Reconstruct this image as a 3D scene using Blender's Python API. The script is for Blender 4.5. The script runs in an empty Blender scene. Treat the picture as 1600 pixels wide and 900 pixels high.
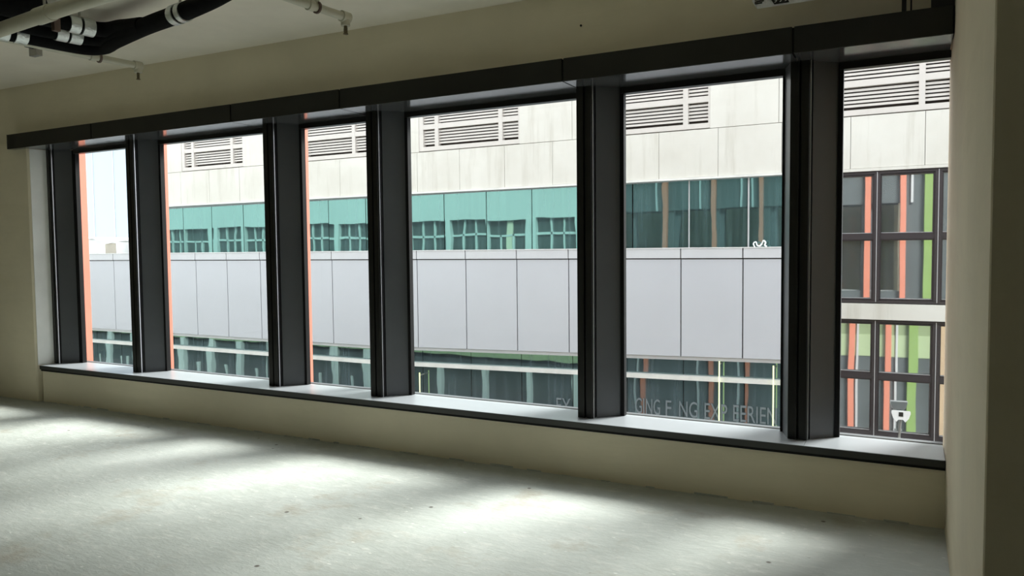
import bpy, bmesh, math, random
from mathutils import Vector, Matrix, Euler
random.seed(7)
SC = bpy.context.scene
COL = SC.collection
# ------------------------------------------------------------------ camera
def make_camera():
    f, yaw, pitch, roll = 1182.6, .4846, .0508, -.0098
    cy, sy, cp, sp, cr, sr = math.cos(yaw), math.sin(yaw), math.cos(pitch), math.sin(pitch), math.cos(roll), math.sin(roll)
    def world(u, up, fw):
        yr = cp*fw + sp*up; z = -sp*fw + cp*up
        return Vector((cy*u - sy*yr, sy*u + cy*yr, z))
    right = world(cr, sr, 0); up = world(-sr, cr, 0); fwd = world(0, 0, 1)
    cd = bpy.data.cameras.new('camera'); cam = bpy.data.objects.new('camera', cd); COL.objects.link(cam)
    m = Matrix((right, up, -fwd)).transposed().to_4x4(); m.translation = Vector((0, 0, 1.5))
    cam.matrix_world = m
    cd.sensor_fit = 'HORIZONTAL'; cd.sensor_width = 36.0; cd.lens = f/1600*36.0
    cd.clip_start = .05; cd.clip_end = 500
    SC.camera = cam
make_camera()
# ------------------------------------------------------------------ light
w = bpy.data.worlds.new('sky'); SC.world = w; w.use_nodes = True
bg = w.node_tree.nodes['Background']
bg.inputs['Color'].default_value = (.90, .95, 1.0, 1); bg.inputs['Strength'].default_value = 3.0
sd = bpy.data.lights.new('veiled_sun', 'SUN'); sun = bpy.data.objects.new('veiled_sun', sd); COL.objects.link(sun)
sd.energy = 10.8; sd.angle = math.radians(21); sd.color = (1.0, 1.0, .97)
sun.rotation_euler = Vector((-.54, -.78, -.78)).to_track_quat('-Z', 'Y').to_euler()
sun.location = (6, 12, 12)
vs = SC.view_settings
vs.view_transform = 'Standard'; vs.look = 'None'; vs.gamma = 1; vs.use_curve_mapping = False
vs.exposure = 0.0
# ------------------------------------------------------------------ materials
def nm(name):
    m = bpy.data.materials.new(name); m.use_nodes = True
    nt = m.node_tree; return m, nt, nt.nodes['Principled BSDF']
def coord(nt, scale=(1, 1, 1)):
    tc = nt.nodes.new('ShaderNodeTexCoord'); mp = nt.nodes.new('ShaderNodeMapping')
    geo = nt.nodes.new('ShaderNodeNewGeometry')
    nt.links.new(geo.outputs['Position'], mp.inputs['Vector']); mp.inputs['Scale'].default_value = scale
    return mp.outputs['Vector']
def noise(nt, vec, scale, detail=4, rough=.6):
    n = nt.nodes.new('ShaderNodeTexNoise'); nt.links.new(vec, n.inputs['Vector'])
    n.inputs['Scale'].default_value = scale; n.inputs['Detail'].default_value = detail; n.inputs['Roughness'].default_value = rough
    return n.outputs['Fac']
def ramp(nt, fac, stops):
    r = nt.nodes.new('ShaderNodeValToRGB'); nt.links.new(fac, r.inputs['Fac'])
    el = r.color_ramp.elements
    while len(el) < len(stops): el.new(.5)
    for e, (p, c) in zip(el, stops): e.position = p; e.color = (*c, 1) if len(c) == 3 else c
    return r.outputs['Color']
def mixc(nt, fac, a, b, mode='MIX'):
    m = nt.nodes.new('ShaderNodeMix'); m.data_type = 'RGBA'; m.blend_type = mode
    if isinstance(fac, float): m.inputs[0].default_value = fac
    else: nt.links.new(fac, m.inputs[0])
    for s, v in ((6, a), (7, b)):
        if isinstance(v, tuple): m.inputs[s].default_value = (*v, 1)
        else: nt.links.new(v, m.inputs[s])
    return m.outputs[2]
def bump(nt, h, strength, dist, bsdf):
    b = nt.nodes.new('ShaderNodeBump'); b.inputs['Strength'].default_value = strength; b.inputs['Distance'].default_value = dist
    nt.links.new(h, b.inputs['Height']); nt.links.new(b.outputs['Normal'], bsdf.inputs['Normal'])
def plain(name, col, rough=.5, metal=0.0, vary=.06, nscale=3.0, bmp=0.0, stretch=(1, 1, 1), spec=.5):
    m, nt, b = nm(name)
    v = coord(nt, stretch); n = noise(nt, v, nscale)
    lo = tuple(max(0, c*(1-vary)) for c in col); hi = tuple(min(1, c*(1+vary)) for c in col)
    nt.links.new(ramp(nt, n, [(.3, lo), (.7, hi)]), b.inputs['Base Color'])
    b.inputs['Roughness'].default_value = rough; b.inputs['Metallic'].default_value = metal
    b.inputs['Specular IOR Level'].default_value = spec
    if bmp: bump(nt, noise(nt, v, nscale*8), bmp, .01, b)
    return m
M = {}
def plaster(name, col, stain):
    m, nt, b = nm(name); v = coord(nt)
    base = ramp(nt, noise(nt, v, 1.3, 5), [(.3, tuple(c*.93 for c in col)), (.7, tuple(min(1, c*1.05) for c in col))])
    vs_ = coord(nt, (1, 1, 6)); sm = ramp(nt, noise(nt, vs_, .8, 6, .7), [(.5, (0, 0, 0)), (.8, (1, 1, 1))])
    c2 = mixc(nt, sm, base, stain)
    nt.links.new(c2, b.inputs['Base Color']); b.inputs['Roughness'].default_value = .85; b.inputs['Specular IOR Level'].default_value = .25
    bump(nt, noise(nt, v, 9, 8, .65), .25, .006, b)
    return m
M['plaster'] = plaster('cream_plaster', (.78, .715, .545), (.71, .65, .48))
M['ceiling'] = plaster('ceiling_plaster', (.90, .845, .725), (.86, .795, .66))
def concrete():
    m, nt, b = nm('screed_concrete'); v = coord(nt)
    base = ramp(nt, noise(nt, v, .9, 6, .65), [(.28, (.345, .37, .335)), (.5, (.46, .495, .46)), (.72, (.55, .585, .55))])
    v2 = coord(nt, (1, 2.2, 1)); sc = ramp(nt, noise(nt, v2, 7, 8, .75), [(.52, (0, 0, 0)), (.72, (1, 1, 1))])
    c = mixc(nt, sc, base, (.60, .615, .57))
    st = ramp(nt, noise(nt, v, 2.1, 5, .7), [(.56, (0, 0, 0)), (.70, (.7, .7, .7))])
    c = mixc(nt, st, c, (.37, .345, .28))
    vo = nt.nodes.new('ShaderNodeTexVoronoi'); nt.links.new(v, vo.inputs['Vector']); vo.inputs['Scale'].default_value = 3.4; vo.inputs['Randomness'].default_value = 1
    pit = ramp(nt, vo.outputs['Distance'], [(.030, (1, 1, 1)), (.055, (0, 0, 0))])
    c = mixc(nt, pit, c, (.13, .12, .10))
    vo2 = nt.nodes.new('ShaderNodeTexVoronoi'); nt.links.new(v2, vo2.inputs['Vector']); vo2.inputs['Scale'].default_value = 6.0
    wsp = ramp(nt, vo2.outputs['Distance'], [(.04, (1, 1, 1)), (.08, (0, 0, 0))])
    c = mixc(nt, wsp, c, (.70, .72, .67))
    v3 = coord(nt, (1, 1, 1)); fine = ramp(nt, noise(nt, v3, 26, 8, .8), [(.60, (0, 0, 0)), (.68, (.8, .8, .8))])
    c = mixc(nt, fine, c, (.30, .30, .26))
    nt.links.new(c, b.inputs['Base Color']); b.inputs['Roughness'].default_value = .62; b.inputs['Specular IOR Level'].default_value = .4
    bump(nt, noise(nt, v2, 14, 10, .7), .5, .012, b)
    return m
M['concrete'] = concrete()
M['black'] = plain('black_metal', (.010, .010, .009), .32, 0, .2, spec=.35)
M['fascia'] = plain('near_black_fascia', (.018, .018, .014), .5, 0, .2, spec=.3)
M['soffit'] = plain('slate_soffit_metal', (.11, .115, .12), .16, .35, .05)
M['slate'] = plain('slate_metal', (.088, .094, .102), .38, .0, .08, spec=.5)
M['sill'] = plain('grey_sill_metal', (.33, .355, .375), .30, .1, .06, 2, 0, (.3, 1, 1))
M['nosing'] = plain('dark_nosing', (.035, .037, .034), .45)
M['silver'] = plain('silver_strip', (.55, .55, .57), .3, .8)
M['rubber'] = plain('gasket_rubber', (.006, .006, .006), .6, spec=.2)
M['orange'] = plain('orange_paint', (.56, .19, .125), .45, 0, .05, 2)
M['lime'] = plain('lime_green_paint', (.20, .30, .09), .45, 0, .05, 2)
M['tan'] = plain('tan_paint', (.42, .30, .19), .45, 0, .05, 2)
M['white'] = plain('white_paint', (.82, .82, .82), .45)
def stone():
    m, nt, b = nm('beige_stone'); v = coord(nt)
    base = ramp(nt, noise(nt, v, 1.1, 4), [(.3, (.61, .585, .53)), (.7, (.69, .67, .62))])
    vv = coord(nt, (5, 5, .35)); st = ramp(nt, noise(nt, vv, 1.2, 6, .7), [(.52, (0, 0, 0)), (.74, (.75, .75, .75))])
    c = mixc(nt, st, base, (.49, .46, .40))
    nt.links.new(c, b.inputs['Base Color']); b.inputs['Roughness'].default_value = .8
    bump(nt, noise(nt, v, 5, 8), .2, .01, b)
    return m
M['stone'] = stone()
M['louvre'] = plain('louvre_enamel', (.60, .56, .525), .5, 0, .04)
M['joint'] = plain('joint_dark', (.055, .05, .05), .8)
M['void'] = plain('louvre_void', (.06, .045, .04), .9)
M['panel'] = plain('lilac_grey_panel', (.53, .54, .58), .42, 0, .035, .35, 0, (1, 1, 1.2))
M['cap'] = plain('pale_grey_cap', (.58, .585, .61), .45, 0, .03)
M['ledge'] = plain('white_ledge', (.74, .73, .70), .35, 0, .10, 4)
M['frame'] = plain('dark_brown_frame', (.035, .028, .032), .42)
M['bead'] = plain('pale_bead', (.55, .55, .57), .4, .3)
def mirror(name, tint, dark, fac, wob, streak=.5, wobscale=1.2, wz=1.0):
    """reflective solar glass: tinted mirror coat over a dark body, slightly wavy, rain-streaked"""
    m, nt, b = nm(name); nt.nodes.remove(b)
    out = nt.nodes['Material Output']
    g = nt.nodes.new('ShaderNodeBsdfGlossy'); g.inputs['Roughness'].default_value = .02
    d = nt.nodes.new('ShaderNodeBsdfDiffuse')
    vv = coord(nt, (6, 6, .18)); s = noise(nt, vv, 1.6, 6, .7)
    dc = ramp(nt, s, [(.45, dark), (.75, tuple(min(1, c*(1+3*streak)) for c in dark))])
    nt.links.new(dc, d.inputs['Color'])
    gc = ramp(nt, s, [(.35, tint), (.75, tuple(c*(1-.35*streak) for c in tint))]); nt.links.new(gc, g.inputs['Color'])
    v = coord(nt, (1, 1, wz)); bp = nt.nodes.new('ShaderNodeBump'); bp.inputs['Strength'].default_value = 1; bp.inputs['Distance'].default_value = wob
    nt.links.new(noise(nt, v, wobscale, 1.5, .5), bp.inputs['Height']); nt.links.new(bp.outputs['Normal'], g.inputs['Normal'])
    mx = nt.nodes.new('ShaderNodeMixShader'); mx.inputs[0].default_value = fac
    nt.links.new(d.outputs[0], mx.inputs[1]); nt.links.new(g.outputs[0], mx.inputs[2]); nt.links.new(mx.outputs[0], out.inputs['Surface'])
    return m
M['teal'] = mirror('teal_solar_glass', (.185, .35, .33), (.085, .14, .145), .72, .0022, .5)
M['lower'] = mirror('grey_green_solar_glass', (.29, .41, .40), (.05, .068, .08), .60, .0025, .8)
M['clearish'] = mirror('neutral_window_glass', (.70, .72, .70), (.13, .145, .155), .70, .0018, .2, .9, .5)
def glazing():
    m, nt, b = nm('clear_glazing'); nt.nodes.remove(b); out = nt.nodes['Material Output']
    t = nt.nodes.new('ShaderNodeBsdfTransparent'); t.inputs['Color'].default_value = (.97, .975, .965, 1)
    g = nt.nodes.new('ShaderNodeBsdfGlossy'); g.inputs['Roughness'].default_value = 0.0
    lw_ = nt.nodes.new('ShaderNodeLayerWeight')
    p5 = nt.nodes.new('ShaderNodeMath'); p5.operation = 'POWER'; nt.links.new(lw_.outputs['Facing'], p5.inputs[0]); p5.inputs[1].default_value = 5
    ma = nt.nodes.new('ShaderNodeMath'); ma.operation = 'MULTIPLY_ADD'; nt.links.new(p5.outputs[0], ma.inputs[0]); ma.inputs[1].default_value = .95; ma.inputs[2].default_value = .025
    mx = nt.nodes.new('ShaderNodeMixShader'); nt.links.new(ma.outputs[0], mx.inputs[0])
    nt.links.new(t.outputs[0], mx.inputs[1]); nt.links.new(g.outputs[0], mx.inputs[2]); nt.links.new(mx.outputs[0], out.inputs['Surface'])
    return m
M['glass'] = glazing()
M['foam'] = plain('black_foam', (.005, .005, .005), .85, 0, .3, 20, .2, spec=.12)
def foil():
    m, nt, b = nm('aluminium_tape'); v = coord(nt, (1, 1, 1))
    b.inputs['Base Color'].default_value = (.80, .84, .82, 1); b.inputs['Metallic'].default_value = .75; b.inputs['Roughness'].default_value = .28
    bump(nt, noise(nt, v, 60, 3), .6, .01, b); return m
M['foil'] = foil()
M['pipe'] = plain('cream_pipe_paint', (.62, .60, .48), .4)
M['brass'] = plain('aged_brass', (.18, .15, .09), .4, .7)
M['galv'] = plain('galvanised_steel', (.40, .39, .36), .4, .6, .1, 12)
M['hanger'] = plain('rusty_hanger', (.16, .11, .09), .6, .3)
M['wrap'] = plain('white_wrapping_film', (.88, .90, .95), .3, 0, .08, 18, .8)
M['ink'] = plain('black_ink', (.012, .012, .012), .5)
M['asphalt'] = plain('asphalt', (.10, .10, .10), .9, 0, .2, 4)
M['paleblue'] = plain('pale_blue_tower', (.38, .46, .51), .4, 0, .04, .06)
M['offwall'] = plain('pale_neighbour_wall', (.66, .68, .66), .7, 0, .05, .4)
M['darkglass'] = plain('dark_window_glass', (.075, .085, .09), .5, 0, .2, .8)
M['nbglass'] = plain('neighbour_window_glass', (.07, .08, .08), .7, 0, .3, .8, spec=.1)
M['acgrille'] = plain('beige_grille', (.33, .30, .25), .6)
M['reveal'] = plain('pale_reveal', (.84, .86, .82), .6)
M['olive'] = plain('olive_spandrel', (.22, .27, .15), .5, 0, .05)
M['olive2'] = plain('light_olive_spandrel', (.33, .40, .24), .5, 0, .05)
M['letters'] = plain('frosted_letters', (.16, .19, .21), .6)
def emis(name, col, s):
    m, nt, b = nm(name); b.inputs['Emission Color'].default_value = (*col, 1); b.inputs['Emission Strength'].default_value = s
    b.inputs['Base Color'].default_value = (*col, 1); return m
M['led'] = emis('lime_led_tube', (.92, 1.0, .45), 1.3)
# ------------------------------------------------------------------ mesh helpers
class MB:
    def __init__(s): s.v = []; s.f = []
    def add(s, vs, fs):
        n = len(s.v); s.v += [tuple(p) for p in vs]; s.f += [tuple(i+n for i in f) for f in fs]; return s
    def box(s, x0, x1, y0, y1, z0, z1, bev=0):
        if bev:
            return s.prism([(x0+bev, y0), (x1-bev, y0), (x1, y0+bev), (x1, y1), (x0, y1), (x0, y0+bev)], z0, z1)
        return s.add([(x, y, z) for z in (z0, z1) for y in (y0, y1) for x in (x0, x1)],
                     [(0, 2, 3, 1), (4, 5, 7, 6), (0, 1, 5, 4), (2, 6, 7, 3), (0, 4, 6, 2), (1, 3, 7, 5)])
    def prism(s, poly, z0, z1):
        n = len(poly); a = sum(poly[i][0]*poly[(i+1) % n][1]-poly[(i+1) % n][0]*poly[i][1] for i in range(n))
        if a < 0: poly = poly[::-1]
        return s.add([(x, y, z0) for x, y in poly]+[(x, y, z1) for x, y in poly],
                     [tuple(range(n))[::-1], tuple(range(n, 2*n))]+[(i, (i+1) % n, n+(i+1) % n, n+i) for i in range(n)])
    def plate(s, c, y0, y1):
        """c: four (x,z) corners counter-clockwise seen from -Y"""
        return s.add([(x, y0, z) for x, z in c]+[(x, y1, z) for x, z in c],
                     [(0, 1, 2, 3), (7, 6, 5, 4)]+[(i, i+4, (i+1) % 4+4, (i+1) % 4) for i in range(4)])
    def tube(s, pts, r, seg=14, caps=True, squash=1.0):
        pts = [Vector(p) for p in pts]; rings = []; up = Vector((0, 0, 1))
        rr = r if isinstance(r, (list, tuple)) else [r]*len(pts)
        for i, p in enumerate(pts):
            d = ((pts[i]-pts[i-1]).normalized() if i else Vector()) + ((pts[i+1]-pts[i]).normalized() if i < len(pts)-1 else Vector())
            d.normalize(); u = up if abs(d.z) < .9 else Vector((1, 0, 0))
            a = d.cross(u).normalized(); b = a.cross(d).normalized()
            rings.append([p+a*math.cos(2*math.pi*k/seg)*rr[i]+b*math.sin(2*math.pi*k/seg)*rr[i]*squash for k in range(seg)])
        n = len(rings); vs = [q for g in rings for q in g]
        fs = [(i*seg+k, i*seg+(k+1) % seg, (i+1)*seg+(k+1) % seg, (i+1)*seg+k) for i in range(n-1) for k in range(seg)]
        if caps: fs += [tuple(range(seg))[::-1], tuple(range((n-1)*seg, n*seg))]
        return s.add(vs, fs)
    def make(s, name, mat, parent=None, smooth=False, kind=None, bevel=0, at=None):
        me = bpy.data.meshes.new(name)
        o3 = Vector(at) if at is not None else Vector((0, 0, 0))
        me.from_pydata([tuple(Vector(p)-o3) for p in s.v], [], s.f); me.update()
        bm = bmesh.new(); bm.from_mesh(me); bmesh.ops.recalc_face_normals(bm, faces=bm.faces); bm.to_mesh(me); bm.free()
        me.materials.append(M[mat] if isinstance(mat, str) else mat)
        if smooth:
            for p in me.polygons: p.use_smooth = True
        o = bpy.data.objects.new(name, me); COL.objects.link(o)
        o.location = o3
        if parent: o.parent = parent
        if kind: o['kind'] = kind
        if smooth:
            e = o.modifiers.new('split', 'EDGE_SPLIT'); e.split_angle = math.radians(40)
        if bevel:
            b = o.modifiers.new('bevel', 'BEVEL'); b.width = bevel; b.segments = 2; b.limit_method = 'ANGLE'
        return o
def curve(pts, n=6):
    """Catmull-Rom through points"""
    P = [Vector(p) for p in pts]; P = [P[0]*2-P[1]]+P+[P[-1]*2-P[-2]]; out = []
    for i in range(1, len(P)-2):
        for k in range(n):
            t = k/n; a, b, c, d = P[i-1:i+3]
            out.append(.5*((2*b)+(c-a)*t+(2*a-5*b+4*c-d)*t*t+(3*b-a-3*c+d)*t**3))
    return out+[P[-2]]
def tag(o, label, cat, group=None, kind=None):
    o['label'] = label; o['category'] = cat
    if group: o['group'] = group
    if kind: o['kind'] = kind
    return o
def thing(name, label, cat, loc=(0, 0, 0), group=None, kind=None):
    o = bpy.data.objects.new(name, None); COL.objects.link(o); o.empty_display_size = .1
    return tag(o, label, cat, group, kind)          # at world origin: children are built in world coordinates
# ================================================================== ROOM SHELL
D = 4.54            # room face of the window wall
XR, YR = .181, 2.30 # right pier: its window-side face and its near corner
ZS = .374           # sill top
OP0 = -7.80         # left end of the opening
def zc(x): return 3.115 - .0100*x
S = 'structure'
MB().box(-11, 3.4, -2.6, 4.95, -.25, 0).make('floor', 'concrete', kind=S)
MB().add([(-11, -2.6, zc(-11)), (3.4, -2.6, zc(3.4)), (3.4, D, zc(3.4)), (-11, D, zc(-11)), (-11, -2.6, 3.5), (3.4, -2.6, 3.5), (3.4, D, 3.5), (-11, D, 3.5)],
         [(0, 3, 2, 1), (4, 5, 6, 7), (0, 1, 5, 4), (1, 2, 6, 5), (2, 3, 7, 6), (3, 0, 4, 7)]).make('ceiling', 'ceiling', kind=S)
ww = MB()
ww.box(OP0+.005, XR+.2, D, 4.95, 0, .322)                                  # apron below the sill
ww.box(-11, XR+.2, D, 4.95, 2.60, 3.5)                              # bulkhead above the windows
ww.prism([(-11, D-.03), (-7.865, D-.03), (-7.85, D-.015), (-7.80, 4.70), (-7.80, 4.95), (-8.55, 4.95), (-8.55, 4.84), (-11, 4.84)], 0, 2.62)  # left pier with splayed reveal
ww.make('wall_window', 'plaster', kind=S)
MB().prism([(-7.848, D-.012), (-7.798, 4.70), (-7.794, 4.70), (-7.844, D-.012)], ZS+.001, 2.555).make('trim_2', 'reveal', kind=S)  # thin panel over the left reveal, coloured paler than the wall plaster
wr = MB(); wr.prism([(XR, YR+.004), (XR+.004, YR), (3.4, YR), (3.4, 4.95), (XR, 4.95)], 0, 3.2)
wr.make('wall_right', 'plaster', kind=S)
lw = MB(); lw.box(-11.2, -11, -2.6, 4.95, 0, 3.5)
lw.make('wall_left', 'plaster', kind=S)
bw = MB(); bw.box(-11.2, 3.4, -2.8, -2.6, 0, 3.5)
bw.make('wall_back', 'plaster', kind=S)
MB().box(3.4, 3.6, -2.8, 4.95, 0, 3.5).make('wall_side', 'plaster', kind=S)
# skirting of rough mortar left along the foot of the apron wall
g = MB(); x = -7.7
while x < XR-.1:
    wd = random.uniform(.05, .3); h = random.uniform(.002, .012); d = random.uniform(.004, .02)
    g.prism([(x, D+.01), (x+wd*.15, D-d), (x+wd*.8, D-d*.7), (x+wd, D+.01)], 0, h); x += wd+random.uniform(.0, .25)
g.make('trim_1', 'concrete', kind=S)
# ------------------------------------------------------------------ sill
sill = thing('window_sill', 'long grey metal window sill with dark nosing below the row of windows', 'window sill')
JX = [-7.79, -6.40, -4.65, -3.58, -1.85, -.52, XR-.002]
for a, b in zip(JX, JX[1:]):
    MB().box(a+.0015, b-.0015, D-.028, 4.86, ZS-.012, ZS).make('sill_panel', 'sill', sill)
MB().box(-7.79, XR-.002, D-.032, D-.012, .335, ZS-.002).make('nosing', 'nosing', sill)['label'] = 'dark front nosing'
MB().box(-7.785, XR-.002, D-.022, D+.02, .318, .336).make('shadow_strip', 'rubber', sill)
MB().box(-7.78, XR-.002, D+.0, 4.86, .322, ZS-.013).make('sill_core', 'nosing', sill)
# ------------------------------------------------------------------ pelmet above the windows
pel = thing('window_pelmet', 'long black boxed metal pelmet running above the whole row of windows', 'pelmet')
PX = [-8.066, -6.716, -4.907, -3.772, -1.962, -.586, XR-.002]
ZF0, ZF1, YF = 2.5586, 2.7017, 4.44
for i, (a, b) in enumerate(zip(PX, PX[1:])):
    e = 0 if i == 0 else .006
    MB().box(a+e, b-.006, YF, YF+.012, ZF0, ZF1).make('fascia_panel', 'fascia', pel, bevel=.002)
    x0 = a+.005
    if i == 0:
        MB().prism([(a, YF+.012), (b-.005, YF+.012), (b-.005, 4.80), (-7.80, 4.80), (-7.80, 4.70), (-7.855, D-.03), (a, D-.03)], ZF0, ZF0+.006).make('soffit_panel', 'soffit', pel)
    else:
        MB().box(a+.005, b-.005, YF+.012, 4.80, ZF0, ZF0+.006).make('soffit_panel', 'soffit', pel)
pc = MB(); pc.box(PX[0]+.002, PX[-1], YF+.013, D+.05, ZF0+.007, ZF1-.003); pc.make('pelmet_core', 'rubber', pel)
MB().box(PX[0]-.004, PX[0]+.0, YF, D-.03, ZF0, ZF1+.002).make('end_cap', 'fascia', pel)
# ------------------------------------------------------------------ window columns (tapered metal pilasters) and windows
cols = [(-6.52, 'between the narrow leftmost window and the next one'),
        (-4.763, 'third dark metal window column from the left, showing an orange fin edge beyond it'),
        (-3.69, ''), (-1.954, ''), (-.624, '')]
labels = ['dark slate window column between the leftmost window and the second window',
          'dark slate window column between the second and third windows',
          'dark slate window column between the third window and the wide fourth window',
          'dark slate window column in the middle, between the fourth and fifth windows',
          'dark slate window column nearest the right pier, its pale left flank showing']
ZT = ZF0
for (XL, _), lab in zip(cols, labels):
    c = thing('window_column', lab, 'column', group='tapered metal columns between the windows')
    MB().box(XL, XL+.048, 4.640, 4.70, ZS, ZT).make('front_post', 'black', c, bevel=.002)
    MB().box(XL+.060, XL+.104, 4.640, 4.70, ZS, ZT).make('front_post', 'black', c, bevel=.002)
    MB().box(XL+.004, XL+.1115, 4.660, 4.69, ZS, ZT).make('groove_strip', 'rubber', c)
    MB().box(XL+.107, XL+.112, 4.650, 4.657, ZS, ZT).make('silver_strip', 'silver', c)
    MB().prism([(XL-.055, 4.815), (XL-.002, 4.66), (XL+.112, 4.69), (XL+.118, 4.685), (XL+.242, 4.815), (XL+.242, 4.85), (XL-.055, 4.85)], ZS, ZT).make('side_casing', 'slate', c)
    MB().box(XL+.242, XL+.268, 4.806, 4.85, ZS, ZT).make('gasket', 'rubber', c)
    MB().box(XL-.066, XL-.055, 4.806, 4.85, ZS, ZT).make('gasket', 'rubber', c)
c = thing('window_column', 'dark slate half column against the left pier at the end of the window row', 'column', group='tapered metal columns between the windows')
MB().box(-7.80, -7.755, 4.665, 4.72, ZS, ZT).make('front_post', 'black', c, bevel=.002)
MB().box(-7.748, -7.743, 4.675, 4.682, ZS, ZT).make('silver_strip', 'silver', c)
MB().box(-7.757, -7.7335, 4.684, 4.75, ZS, ZT).make('groove_strip', 'rubber', c)
MB().box(-7.738, -7.733, 4.678, 4.684, ZS, ZT).make('silver_strip', 'silver', c)
MB().prism([(-7.80, 4.85), (-7.80, 4.72), (-7.733, 4.705), (-7.60, 4.815), (-7.60, 4.85)], ZS, ZT).make('side_casing', 'slate', c)
MB().box(-7.60, -7.545, 4.806, 4.85, ZS, ZT).make('gasket', 'rubber', c)
wx = [(-7.545, -6.586), (-6.252, -4.829), (-4.495, -3.756), (-3.422, -2.020), (-1.686, -.690), (-.356, XR-.001)]
for i, (a, b) in enumerate(wx):
    f = MB().box(a-.02, b+(.02 if i < 5 else 0), 4.800, 4.86, 2.518, ZF0)
    o = f.make('window_%d' % (i+1), 'black', kind=S)
    MB().box(a, b, 4.826, 4.832, ZS-.001, 2.52).make('glass_pane', 'glass', o)
# ------------------------------------------------------------------ outside face of this building
own = thing('outer_facade', 'dark outer face of this building, seen mirrored in the glass across the street', 'facade')
MB().box(-8.3, 6, 4.95, 5.0, .0, .36).make('spandrel', 'darkglass', own)
MB().box(-8.3, 6, 4.95, 5.0, 2.56, 3.2).make('spandrel', 'darkglass', own)
MB().box(-8.3, 6, 4.95, 5.0, 3.2, 5.2).make('dark_glazing', 'darkglass', own)
MB().box(-8.3, 6, 4.95, 5.0, -.75, 0).make('olive_band', 'olive', own)
MB().box(-8.3, 6, 4.95, 5.02, -1.3, -.75).make('olive_band', 'olive2', own)
MB().box(-8.3, 6, 4.95, 5.0, -8, -1.3).make('dark_glazing', 'darkglass', own)
MB().box(.3, 6, 4.952, 5.0, .36, 2.56).make('dark_glazing', 'darkglass', own)
MB().box(-8.3, 6, 4.2, 4.95, 3.62, 5.4).make('upper_floor', 'darkglass', own)
for XL, _ in cols: MB().box(XL-.055, XL+.10, 4.851, 4.95, .0, 2.60).make('outer_mullion', 'darkglass', own)
for x in (-6.9, -5.2, -4.1, -2.4, -1.25, -.42, .45): 
    MB().box(x, x+.05, 5.0, 5.06, -8, .0).make('mullion_cap', 'bead', own); MB().box(x, x+.05, 5.0, 5.06, 2.56, 5.2).make('mullion_cap', 'bead', own)
def fin(x0, x1, mat, label, y0=5.002, y1=5.13, group='coloured vertical fins outside the windows'):
    o = thing('facade_fin', label, 'fin', group=group)
    MB().box(x0, x1, y0, y1, -8, 5.2).make('fin_blade', mat, o, bevel=.006)
    for z in (-4, -1.3, 1.9, 4.6): MB().box(x0+.01, x1-.01, 5.001, y0+.002, z, z+.06).make('bracket', 'galv', o)
    return o
fin(-7.98, -7.865, 'orange', 'orange fin just outside the leftmost window')
fin(-6.68, -6.565, 'orange', 'orange fin just outside the second window from the left')
fin(-4.84, -4.72, 'orange', 'thin sliver of orange fin at the left edge of the third window')
G = 'coloured fins seen only as reflections across the street'
fin(-3.87, -3.76, 'orange', 'orange fin mirrored in the middle of the dark teal glass, fifth window', group=G)
fin(-1.97, -1.86, 'orange', 'orange fin mirrored at the right end of the dark teal glass, fifth window', group=G)
fin(-.60, -.46, 'orange', 'orange fin mirrored in the left of the opposite dark-framed windows', group=G)
fin(.215, .345, 'orange', 'orange fin mirrored in the middle of the opposite dark-framed windows', group=G)
fin(.74, .94, 'lime', 'lime green fin mirrored in the opposite dark-framed windows', group=G)
fin(1.34, 1.54, 'tan', 'tan fin mirrored at the right edge of the opposite dark-framed windows', group=G)
# neighbouring pale building whose mirror image fills the left of the teal glass
nb = thing('neighbouring_building', 'pale building with banded windows, seen mirrored in the teal glass strip', 'building')
XN = -8.6
MB().box(-46, XN, 4.9, 5.05, 2.47, 5.2).make('wall', 'offwall', nb)
MB().box(-46, XN, 4.85, 4.9, -8, 5.2).make('dark_backing', 'nbglass', nb)
MB().box(-46, XN, 4.9, 5.05, .2, 1.0).make('wall', 'offwall', nb)
MB().box(-46, XN, 4.9, 5.02, -1.9, -1.2).make('wall', 'olive2', nb)
x = XN-.35; k = 0
while x > -45:
    MB().box(x, x+.20, 4.9, 5.06, 1.0, 2.47).make('pier', 'offwall', nb)
    near = x > -15.6
    MB().box(x, x+(.15 if near else .30), 4.9, 5.07, -8, -2.25 if near else -1.9).make('pier', 'offwall', nb)
    MB().box(x-1.36, x, 4.9, 4.96, 1.93, 2.0).make('transom', 'offwall', nb)
    for q in (.45, .90): MB().box(x-q-.025, x-q+.025, 4.9, 4.96, 1.0, 2.0 if (k % 3 == 1) else 2.47).make('mullion', 'offwall', nb)
    if not near: MB().box(x-.65, x-.58, 4.9, 4.97, -8, -2.9).make('mullion', 'offwall', nb)
    x -= 1.56; k += 1
MB().box(-60, 30, -2, 60, -8.3, -8).make('ground', 'asphalt', kind=S)
# ================================================================== BUILDING ACROSS THE STREET
E = 13.0
ob = thing('office_building', 'building across the street with beige louvred stone, teal glass strip, pale panels and dark-framed windows', 'building')
XB0, XB1 = -17.1, 1.6
MB().box(XB0, XB1, 13.3, 19, -8, 4.85).make('building_core', 'joint', ob)
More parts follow.
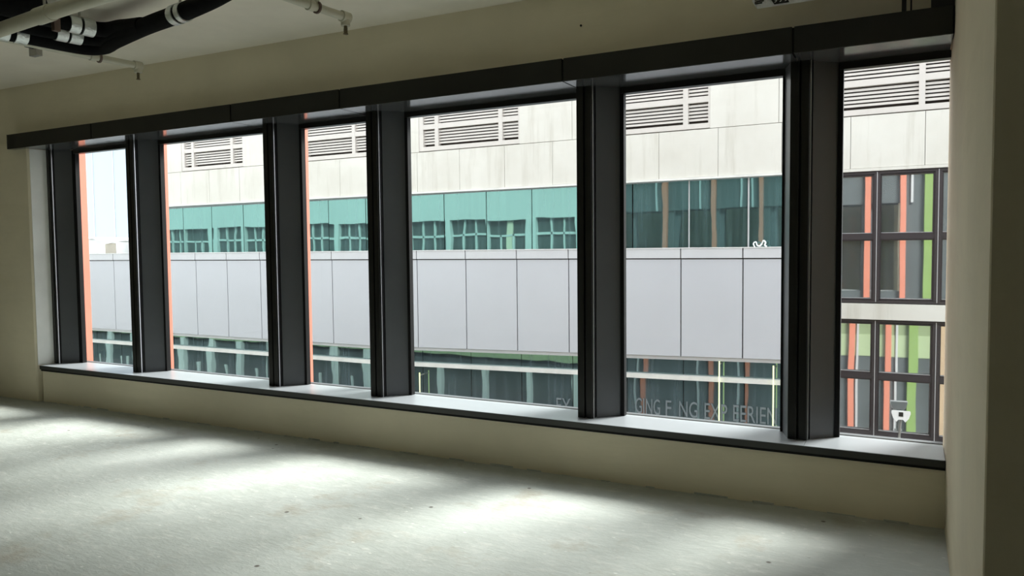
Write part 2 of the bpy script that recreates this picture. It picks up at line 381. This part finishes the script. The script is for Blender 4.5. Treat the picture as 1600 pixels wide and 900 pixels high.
# stone slabs
def slab(x0, x1, z0, z1, p=0.0): return MB().box(x0+.0035, x1-.0035, E-.02-p, E+.28, z0+.0045, z1-.0045).make('stone_slab', 'stone', ob)
def zg(x): return 2.625 + (0 if x < -5 else .012*(x+5))
sx = [-.85+1.02*k for k in range(-17, 4)]
sx = [XB0]+[v for v in sx if v > XB0+.3]+[XB1]
for a, b in zip(sx, sx[1:]): slab(a, b, 2.70, 3.51, random.uniform(0, .006))
LV = [(-16.1, -13.97), (-12.43, -10.28), (-8.96, -6.64), (-5.33, -3.03), (-1.70, .52)]
prev = XB0
for a, b in LV+[(XB1, XB1)]:
    if a-prev > 1.25: slab(prev, a-.22 if a < XB1 else a-.3, 3.51, 4.69); slab(a-.22 if a < XB1 else a-.3, a, 3.51, 4.69)
    elif a > prev: slab(prev, a, 3.51, 4.69)
    prev = b
for a, b in zip(sx[::2], sx[2::2]+[XB1]): 
    if b > a: slab(a, b, 4.69, 4.85)
# louvred vents
slat_me = {}
def louvre(a, b):
    v = MB()
    z0, z1 = 3.525, 4.68; y0, y1 = E-.01, E+.10
    wd = b-a; m1, m2 = a+.165*wd, a+.80*wd
    v.box(a, a+.10, y0, y1, z0, z1).box(b-.03, b, y0, y1, z0, z1).box(a+.10, b-.03, y0, y1, z0, z0+.085).box(a+.10, b-.03, y0, y1, z1-.06, z1)
    v.box(m1, m1+.085, y0, y1, z0+.085, z1-.06).box(m2, m2+.085, y0, y1, z0+.085, z1-.06)
    v.box(a+.10, b-.03, y0+.004, y1, 3.962, 4.062)
    fr = v.make('louvre_vent', 'louvre', ob)
    MB().box(a+.02, b-.02, E+.14, E+.16, z0, z1).make('void', 'void', fr)
    for bi, (p, q) in enumerate(((a+.10, m1), (m1+.085, m2), (m2+.085, b-.03))):
        key = (round(q-p, 3))
        for z in [3.677+.0594*i for i in range(5)]+[4.109+.0594*i for i in range(8)]:
            if key not in slat_me:
                s = MB(); L = (q-p)/2
                s.add([(-L, 0, -.019), (L, 0, -.019), (L, 0, .018), (-L, 0, .018), (-L, .05, .0), (L, .05, .0), (L, .05, .028), (-L, .05, .028)],
                      [(0, 1, 2, 3), (3, 2, 6, 7), (0, 4, 5, 1), (4, 7, 6, 5), (0, 3, 7, 4), (1, 5, 6, 2)])
                o = s.make('slat', 'louvre'); slat_me[key] = o.data; o.parent = fr
            else:
                o = bpy.data.objects.new('slat', slat_me[key]); COL.objects.link(o); o.parent = fr
            o.location = ((p+q)/2, E+.03, z)
for a, b in LV: louvre(a, b)
# stone lip and polished strip above the teal glass (left part)
XS = -1.35
MB().box(XB0, XS, E-.05, E+.2, 2.665, 2.70).make('stone_lip', 'ledge', ob)
MB().add([(XB0, E-.03, 2.66), (XS, E-.03, 2.70), (XS, E+.06, 2.655), (XB0, E+.06, 2.615)], [(0, 1, 2, 3)]).make('polished_flashing', 'bead', ob)
# teal panes
gx = [XB0, -16.2, -15.18, -14.1, -13.2, -12.3, -11.47, -10.43, -9.4, -8.42, -7.43, -6.43, -5.45, -4.42, -3.40, -2.40, XS]
def pane(name, a, b, z0, z1, mat, par, y=E+.06, zf=None, tilt=True, yaw=0.0, amp=1.0):
    o = MB().box(a+.008, b-.008, y, y+.012, z0, z1).make(name, mat, par)
    if tilt:   # panes never sit perfectly flush: their reflections break at every joint
        c = Vector(((a+b)/2, y, (z0+z1)/2)); e = Euler((random.uniform(-.002, .002)*amp, 0, yaw+random.uniform(-.005, .005)*amp))
        o.matrix_world = Matrix.Translation(c) @ e.to_matrix().to_4x4() @ Matrix.Translation(-c)
    return o
for i, (a, b) in enumerate(zip(gx, gx[1:])):
    pane('teal_glass_pane', a, b, 1.35, zg((a+b)/2)+.05, 'teal', ob, yaw={13: -.028, 15: -.016}.get(i, 0), amp=1 if i < 13 else .2)
for a in gx[14:16]: MB().box(a-.012, a+.012, E+.05, E+.08, 1.4, 2.66).make('pane_bead', 'bead', ob)
# parapet: cap panels over tall pale panels
px_ = [-20.75, -19.59, -18.56, -17.52, -16.48, -15.43, -14.36, -13.28, -12.2, -11.14, -10.02, -8.90, -7.74, -6.61, -5.54, -4.48, -3.46, -2.43, XS]
def zb(x): return -.51 + (0 if x < -10 else .0235*(x+10))
par = ob
for a, b in zip(px_, px_[1:]):
    MB().box(a+.010, b-.010, E-.26, E-.04, 1.325, 1.49).make('cap_panel', 'cap', par)
    MB().plate([(a+.010, zb(a)), (b-.010, zb(b)), (b-.010, 1.305), (a+.010, 1.305)], E-.24, E-.20).make('cladding_panel', 'panel', par)
MB().plate([(px_[0], zb(px_[0])+.01), (-10, zb(-10)+.01), (-10, 1.47), (px_[0], 1.47)], E-.195, E-.05).plate([(-10, zb(-10)+.01), (XS, zb(XS)+.01), (XS, 1.47), (-10, 1.47)], E-.195, E-.05).make('parapet_core', 'joint', par)
MB().plate([(px_[0], 1.49), (XS, 1.49), (XS, 1.503), (px_[0], 1.503)], E-.27, E+.0).make('coping', 'white', par)
# below the parapet: lip, clerestory glass, white ledge, tall glass
def seg(name, f0, f1, y0, y1, mat, par_, xs=(-20.75, -10, XS)):
    m = MB()
    for a, b in zip(xs, xs[1:]): m.plate([(a, f0(a)), (b, f0(b)), (b, f1(b)), (a, f1(a))], y0, y1)
    return m.make(name, mat, par_)
lo = ob
seg('polished_lip', lambda x: zb(x)-.065, lambda x: zb(x)-.004, E-.22, E+.05, 'bead', lo)
zl = lambda x: -.83 + (0 if x < -9 else .023*(x+9))
def zp(f, a, b): return f((a+b)/2)
gl = [p+.01 for p in px_]
for a, b in zip(gl, gl[1:]):
    b = min(b, XS)
    m = MB().plate([(a+.006, zl(a)-.02), (b-.006, zl(b)-.02), (b-.006, zb(b)-.04), (a+.006, zb(a)-.04)], E-.10, E-.09).make('clerestory_pane', 'lower', lo)
    pane('lower_glass_pane', a, b, -3.2, zl((a+b)/2)-.05, 'lower', lo, E-.10)
seg('white_ledge', lambda x: zl(x)-.075, lambda x: zl(x), E-.22, E-.08, 'ledge', lo)
MB().box(-20.75, XS, E-.06, 13.3, -8, 1.30).make('storey_core', 'joint', lo)
MB().box(-20.75, XS, E-.14, E-.05, -8, -3.2).make('plinth_wall', 'stone', lo)
# lettering on the glass
def text(body, x0, x1, zlow, zhigh, y, mat, par_, name='lettering'):
    cu = bpy.data.curves.new('t', 'FONT'); cu.body = body; cu.extrude = .003; cu.size = 1
    t = bpy.data.objects.new('t', cu); COL.objects.link(t)
    bpy.context.view_layer.update()
    dg = bpy.context.evaluated_depsgraph_get(); me = bpy.data.meshes.new_from_object(t.evaluated_get(dg))
    bpy.data.objects.remove(t); me.materials.clear(); me.materials.append(M[mat]); me.name = name
    xs = [v.co.x for v in me.vertices]; ys = [v.co.y for v in me.vertices]
    sx_ = (x1-x0)/(max(xs)-min(xs)); sy_ = (zhigh-zlow)/(max(ys)-min(ys))
    for v in me.vertices:
        X, Y, Z = v.co; v.co = (x0+(X-min(xs))*sx_, y-Z, zlow+(Y-min(ys))*sy_)
    o = bpy.data.objects.new(name, me); COL.objects.link(o); o.parent = par_; return o
for t, a, b, dz in (('EX', -5.86, -5.57, -.13), ('GING', -4.31, -3.86, 0), ('F', -3.76, -3.66, 0), ('NG', -3.52, -3.20, .01), ('EXP', -3.08, -2.70, .01), ('EERIEN', -2.60, -1.90, .02)):
    text(t, a, b, -1.44+dz, -1.165+dz, E-.115, 'letters', lo)
# glowing tubes in front of the glass
for x, z0, z1, lab in ((-2.80, -3.0, -.40, 'thin glowing lime light tube on the glass left of the lettering EXP'),
                       (-1.935, -3.0, -.42, 'thin glowing lime light tube at the right end of the lettering'),
                       (-8.86, -3.0, -1.0, 'short glowing light tube on the glass at the left edge of the fourth window')):
    t = thing('light_tube', lab, 'light', group='glowing light tubes on the glazed storey')
    MB().tube([(x, E-.27, z0), (x, E-.27, z1)], .011, 8).make('tube', 'led', t)
    for z in (z0+.06, z1-.05): MB().box(x-.006, x+.006, E-.27, E-.10, z-.012, z+.012).make('clip', 'galv', t)
# right-hand bay with dark framed windows
bay = ob
XW0, XW1 = XS, XB1
MB().box(XW0, XW1, E-.035, E+.25, 2.655, 2.70).make('stone_lip', 'stone', bay)
MB().box(XW0, XW1, E-.06, E+.2, .362, .605).make('stone_band', 'stone', bay)
MB().box(XW0, XW1, E-.02, E+.25, -8, -2.3).make('stone_base', 'stone', bay)
cols_ = [(-1.30, -.51), (-.425, .315), (.405, 1.2)]
def wgroup(z0, z1, rows, nm_):
    yb = E+.14
    f = MB()
    f.box(XW0, XW1, E, E+.14, z1-.05, z1).box(XW0, XW1, E, E+.14, z0, z0+.045)
    for a, b in ((-.51, -.425), (.315, .405), (1.2, 1.3), (-1.35, -1.30)):
        f.box(a, b, E-.01, E+.14, z0+.045, z1-.05)
    for (r0, r1), (r2, r3) in zip(rows, rows[1:]): f.box(XW0, XW1, E+.005, E+.14, r3, r0)
    fr = f.make('window_frame', 'frame', bay)
    MB().box(XW0, XW1, E+.16, E+.2, z0, z1).make('backing', 'joint', fr)
    for a, b in ((-.472, -.463), (.356, .365)): MB().box(a, b, E-.018, E-.01, z0+.02, z1-.02).make('pale_bead', 'bead', fr)
    for r0, r1 in rows:
        for a, b in cols_:
            s = MB(); k = .018
            s.box(a, b, E+.02, E+.09, r0, r0+k).box(a, b, E+.02, E+.09, r1-k, r1).box(a, a+k, E+.02, E+.09, r0+k, r1-k).box(b-k*1.3, b, E+.02, E+.09, r0+k, r1-k)
            s.make('sash', 'frame', fr)
            MB().box(a+k, b-k, E+.045, E+.06, r0+k, r0+k+.008).make('pale_bead', 'bead', fr)
            pane('pane', a+k-.006, b-k+.006, r0+k, r1-k, 'clearish', fr, E+.085, yaw=.0275 if z0 > 0 else .047, amp=.25)
wgroup(.615, 2.655, [(1.68, 2.60), (.665, 1.60)], '')
wgroup(-2.30, .358, [(-.49, .30), (-1.41, -.575), (-2.26, -1.50)], '')
# flood light standing before the lowest windows
fl = thing('flood_light', 'small white fan-shaped flood light on a stalk before the opposite lower window', 'light')
hd = MB()
prof = [(-.125, .085), (.125, .085), (.13, .05), (.105, -.03), (.06, -.085), (.03, -.05), (-.03, -.05), (-.06, -.085), (-.105, -.03), (-.13, .05)]
n = len(prof); cx, cz = -.09, -1.06
hd.add([(cx+p, E-.34, cz+q) for p, q in prof]+[(cx+p*.9, E-.27, cz+q*.9) for p, q in prof], [tuple(range(n)), tuple(range(n, 2*n))[::-1]]+[(i, i+n, (i+1) % n+n, (i+1) % n) for i in range(n)])
hd.make('lamp_head', 'white', fl)
MB().box(cx-.03, cx+.03, E-.346, E-.338, cz+.0, cz+.065).make('lens', 'ink', fl)
MB().tube([(cx, E-.30, cz-.05), (cx-.02, E-.24, -1.40), (cx-.02, E-.22, -1.45)], .018, 8).make('stalk', 'galv', fl)
MB().box(cx-.12, cx+.14, E-.30, E-.02, -1.50, -1.475).make('base_plate', 'white', fl)
for q in (-.05, .03): MB().tube([(cx+q, E-.26, -1.475), (cx+q, E-.26, -1.415)], .016, 8).make('bolt', 'white', fl)
# white bent fitting on the coping
fb = thing('coping_fitting', 'tiny white bent fitting standing on the parapet cap before the teal glass', 'fitting')
MB().tube(curve([(-2.27, E-.1, 1.503), (-2.29, E-.1, 1.56), (-2.25, E-.1, 1.585), (-2.23, E-.1, 1.53), (-2.19, E-.1, 1.515)]), .012, 6).make('left_hook', 'white', fb)
MB().tube(curve([(-2.19, E-.1, 1.515), (-2.16, E-.1, 1.55), (-2.13, E-.1, 1.605), (-2.10, E-.1, 1.575), (-2.11, E-.1, 1.53), (-2.08, E-.1, 1.51)]), .014, 6).make('right_hook', 'white', fb)
# ------------------------------------------------------------------ roofs seen through the leftmost window
rf = thing('rooftop_building', 'white rooftop structures with a curved canopy behind the parapet, through the leftmost window', 'building')
MB().box(-34, XB0-.05, 13.3, 26, -8, 1.42).make('roof_block', 'offwall', rf)
MB().box(-27.6, -26.0, 17.6, 18.4, 1.42, 2.02).make('roof_hut', 'white', rf)
MB().box(-25.75, -25.45, 17.3, 17.5, 1.42, 1.95).make('canopy_post', 'white', rf)
cn = MB(); P = [(-27.8, 2.03), (-26.6, 2.10), (-25.6, 2.06), (-24.9, 1.95), (-24.5, 1.80)]
for (a, p), (b, q) in zip(P, P[1:]): cn.plate([(a, p-.045), (b, q-.045), (b, q), (a, p)], 16.9, 18.6)
cn.make('canopy', 'white', rf)
cn = MB().plate([(-24.9, 1.83), (-23.2, 2.03), (-23.2, 2.08), (-24.9, 1.88)], 16.8, 18.5).make('awning', 'white', rf)
MB().box(-24.0, -23.2, 17.6, 18.4, 1.42, 1.98).make('roof_hut', 'paleblue', rf)
ac = thing('air_conditioner', 'boxy beige outdoor air conditioner on the far roof, through the leftmost window', 'air conditioner')
MB().box(-25.10, -24.20, 16.9, 17.3, 1.45, 1.90).make('casing', 'white', ac, bevel=.02)
MB().box(-25.0, -24.42, 16.885, 16.9, 1.50, 1.85).make('grille', 'acgrille', ac)
for x in (-25.0, -24.4): MB().box(x, x+.08, 16.95, 17.25, 1.42, 1.45).make('foot', 'galv', ac)
tw = thing('distant_tower', 'pale blue tower rising behind the roofs through the leftmost window', 'building')
MB().box(-95, -50, 48, 60, -8, 42).make('tower_wall', 'paleblue', tw)
for k in range(14): MB().box(-95+k*3.2, -94.9+k*3.2, 47.95, 48, -8, 42).make('tower_joint', 'cap', tw)
# ================================================================== CEILING SERVICES
def pipe_run(name, pts, r, par_, mat='foam', n=6, seg=16): return MB().tube(curve(pts, n), r, seg).make(name, mat, par_, smooth=True)
ins = thing('insulated_pipes', 'bundle of black foam-insulated pipes with silver tape bands at the upper left ceiling', 'pipes')
zz = 2.99
pipe_run('outer_pipe', [(-5.42, .6, zz), (-5.41, 2.2, zz), (-5.40, 2.9, zz), (-5.36, 3.15, zz), (-5.33, 3.36, zz), (-5.28, 3.50, zz), (-5.15, 3.535, zz), (-4.96, 3.48, zz), (-4.46, 3.36, zz), (-4.05, 3.29, zz), (-3.75, 3.262, zz+.025), (-3.4, 3.25, zz+.075), (-2.6, 3.22, zz+.085)], .056, ins)
pipe_run('middle_pipe', [(-5.26, .6, zz+.03), (-5.25, 2.8, zz+.03), (-5.215, 3.2, zz+.03), (-5.185, 3.38, zz+.03), (-5.10, 3.47, zz+.03), (-4.92, 3.45, zz+.025), (-4.7, 3.40, zz+.01), (-4.5, 3.36, zz)], .050, ins)
pipe_run('inner_pipe', [(-5.07, .6, zz+.055), (-5.06, 2.8, zz+.055), (-5.025, 3.18, zz+.055), (-5.0, 3.34, zz+.055), (-4.93, 3.41, zz+.055), (-4.80, 3.405, zz+.05), (-4.66, 3.38, zz+.03), (-4.5, 3.355, zz+.01)], .050, ins)
pipe_run('wide_trunk', [(-4.94, .8, zz+.04), (-4.96, 2.2, zz+.04), (-4.95, 2.75, zz+.06), (-4.93, 2.95, zz+.12)], .085, ins)
def band(a, b, r, z):
    MB().tube([(*a, z), (*b, z)], r, 20).make('tape_band', 'foil', ins, smooth=True)
def along(p, q, t): return (p[0]+(q[0]-p[0])*t, p[1]+(q[1]-p[1])*t)
band((-5.40, 2.93), (-5.387, 3.00), .063, zz); band((-5.381, 3.035), (-5.37, 3.11), .061, zz)
band((-5.213, 3.215), (-5.200, 3.285), .056, zz+.03); band((-5.197, 3.30), (-5.184, 3.375), .056, zz+.03)
band((-5.024, 3.19), (-5.013, 3.255), .058, zz+.055); band((-5.010, 3.27), (-4.998, 3.345), .060, zz+.055)
band((-4.12, 3.302), (-4.06, 3.292), .062, zz); band((-4.035, 3.288), (-3.99, 3.282), .061, zz)
for (x, y) in ((-5.384, 3.018), (-5.199, 3.293), (-5.012, 3.262), (-4.047, 3.29)):
    MB().tube([(x, y, zz+.04), (x, y, zc(x)-.001)], .008, 8).make('hanger_rod', 'galv', ins)
MB().box(-5.00, -4.965, 3.06, 3.10, zz-.03, zz+.07).make('rusty_clamp', 'hanger', ins)
# big cream pipe
CPP = [(-8.5, 2.99, 2.86), (-4.93, 2.69, 2.86), (-4.36, 2.64, 2.86), (-3.8, 2.60, 2.86), (-1.5, 2.41, 2.86)]
bp_ = thing('cream_main_pipe', 'thick cream painted pipe crossing below the black insulated pipes at upper left', 'pipe')
MB().tube(CPP, .041, 18).make('pipe_body', 'pipe', bp_, smooth=True)
MB().tube([(-4.45, 2.648, 2.86), (-4.30, 2.636, 2.86)], .047, 18).make('coupling', 'pipe', bp_, smooth=True)
for x, y in ((-4.37, 2.64), (-1.6, 2.42)): MB().tube([(x, y, 2.90), (x, y, zc(x)-.001)], .008, 8).make('hanger_rod', 'galv', bp_)
# sprinkler branches
def sprinkler(label, a, b, hx, zp_, r=.026):
    s = thing('sprinkler_pipe', label, 'sprinkler', group='cream sprinkler branch pipes under the ceiling')
    a = Vector((*a, zp_)); b = Vector((*b, zp_)); d = (b-a).normalized()
    MB().tube([a, b], r, 14).make('branch_pipe', 'pipe', s, smooth=True)
    MB().tube([b-d*.035, b+d*.028], r*1.35, 14).make('elbow', 'pipe', s, smooth=True)
    MB().tube([b-Vector((0, 0, .0)), b-Vector((0, 0, .055))], r*1.15, 12).make('drop_socket', 'pipe', s, smooth=True)
    h = a+d*hx
    MB().tube([h-d*.02, h+d*.02], r*1.3, 14).make('coupling', 'pipe', s, smooth=True)
    MB().tube([h+d*.05, (h+d*.05).xy.to_3d()+Vector((0, 0, zc(h.x)-.001))], .017, 10).make('hanger_rod', 'pipe', s)
    MB().tube([h+d*.045, h+d*.058], r*1.45, 14).make('pipe_clip', 'hanger', s)
    c = b-Vector((0, 0, .055))
    hd = MB().tube([c, c-Vector((0, 0, .016))], .011, 8)
    hd.tube([c-Vector((0, 0, .016)), c-Vector((0, 0, .05))], .005, 6)
    for q in (-.011, .011): hd.box(c.x+q-.002, c.x+q+.002, c.y-.003, c.y+.003, c.z-.048, c.z-.012)
    hd.tube([c-Vector((0, 0, .048)), c-Vector((0, 0, .052))], .016, 10)
    hd.make('sprinkler_head', 'brass', s)
    return s
sprinkler('cream sprinkler pipe below the black pipes, its head hanging near the wall at left', (-5.56, 2.6), (-5.43, 4.00), 1.05, 2.98)
sprinkler('cream sprinkler pipe with hanging head at the ceiling left of centre', (-3.33, 2.4), (-3.19, 3.83), 1.15, 2.98)
# conduit with junction box
jb = thing('junction_box', 'small grey junction box with conduit on the ceiling at far left', 'junction box')
MB().box(-6.19, -6.09, 3.60, 3.65, zc(-6.22)-.115, zc(-6.07)-.001).make('box_body', 'galv', jb, bevel=.004)
MB().tube([(-6.10, 1.5, zc(-6)-.045), (-6.13, 3.52, zc(-6)-.045), (-6.13, 3.60, zc(-6)-.045)], .011, 10).make('conduit', 'galv', jb, smooth=True)
MB().tube([(-6.13, 3.54, zc(-6)-.045), (-6.13, 3.60, zc(-6)-.045)], .018, 8).make('conduit_gland', 'black', jb)
# wrapped unit at the top edge
wu = thing('wrapped_unit', 'white film-wrapped unit with a black printed label hanging at the top edge, right of centre', 'wrapped unit')
u = MB(); XE = .165
u.add([(-.717, 4.10, 2.724), (XE, 4.10, 2.724), (XE, 4.36, 2.86), (-.717, 4.36, 2.86), (-.742, 4.10, 2.765), (XE, 4.095, 2.765), (XE, 4.37, 2.90), (-.742, 4.37, 2.90),
       (-.735, 4.10, 2.98), (XE, 4.10, 2.98), (XE, 4.36, 2.98), (-.735, 4.36, 2.98)],
      [(0, 3, 2, 1), (0, 1, 5, 4), (1, 2, 6, 5), (2, 3, 7, 6), (3, 0, 4, 7), (4, 5, 9, 8), (5, 6, 10, 9), (6, 7, 11, 10), (7, 4, 8, 11), (8, 9, 10, 11)])
u.make('wrapped_body', 'wrap', wu)
lb = MB(); lb.add([(-.632, 4.0935, 2.732), (-.560, 4.0935, 2.732), (-.583, 4.0915, 2.79), (-.668, 4.0915, 2.79), (-.632, 4.0965, 2.732), (-.560, 4.0965, 2.732), (-.583, 4.0945, 2.79), (-.668, 4.0945, 2.79)], [(0, 1, 2, 3), (7, 6, 5, 4), (0, 4, 5, 1), (1, 5, 6, 2), (2, 6, 7, 3), (3, 7, 4, 0)])
lb.make('printed_label', 'ink', wu)['label'] = 'black printed label'
for k, q in enumerate((-.636, -.611, -.586)):
    MB().tube(curve([(q+.014, 4.091, 2.764), (q+.006, 4.091, 2.771), (q-.001, 4.091, 2.763), (q+.007, 4.091, 2.753), (q+.016, 4.091, 2.748), (q+.006, 4.091, 2.740)]), .0016, 6).make('printed_mark', 'wrap', wu)
for q in (2.748, 2.757, 2.768): MB().box(-.728, -.70+.01*(q-2.74)/.01, 4.092, 4.099, q, q+.004).make('torn_fold', 'ink', wu)
for x in (-.7, .1): MB().tube([(x, 4.26, 2.98), (x, 4.26, zc(x)-.001)], .006, 8).make('hanger_rod', 'galv', wu)
# wall plug hole and black mastic at the end of the pelmet
tag(MB().tube([(-1.875, D+.005, 2.917), (-1.875, D-.006, 2.917)], .007, 10).make('wall_plug', 'ink'), 'tiny black plug in the plain wall above the pelmet', 'wall plug')
mk = MB()
for x, wdt, h in ((-.06, .022, .14), (-.02, .008, .10), (.075, .02, .06), (.10, .05, .10), (.135, .04, .16)):
    mk.prism([(x, D+.002), (x, D-.004), (x+wdt, D-.004), (x+wdt, D+.002)], 2.69, 2.72+h)
mk.box(.09, XR, D-.006, D+.002, 2.69, 2.95)
tag(mk.make('mastic_smear', 'ink'), 'black mastic smears on the wall above the right end of the pelmet', 'smear')
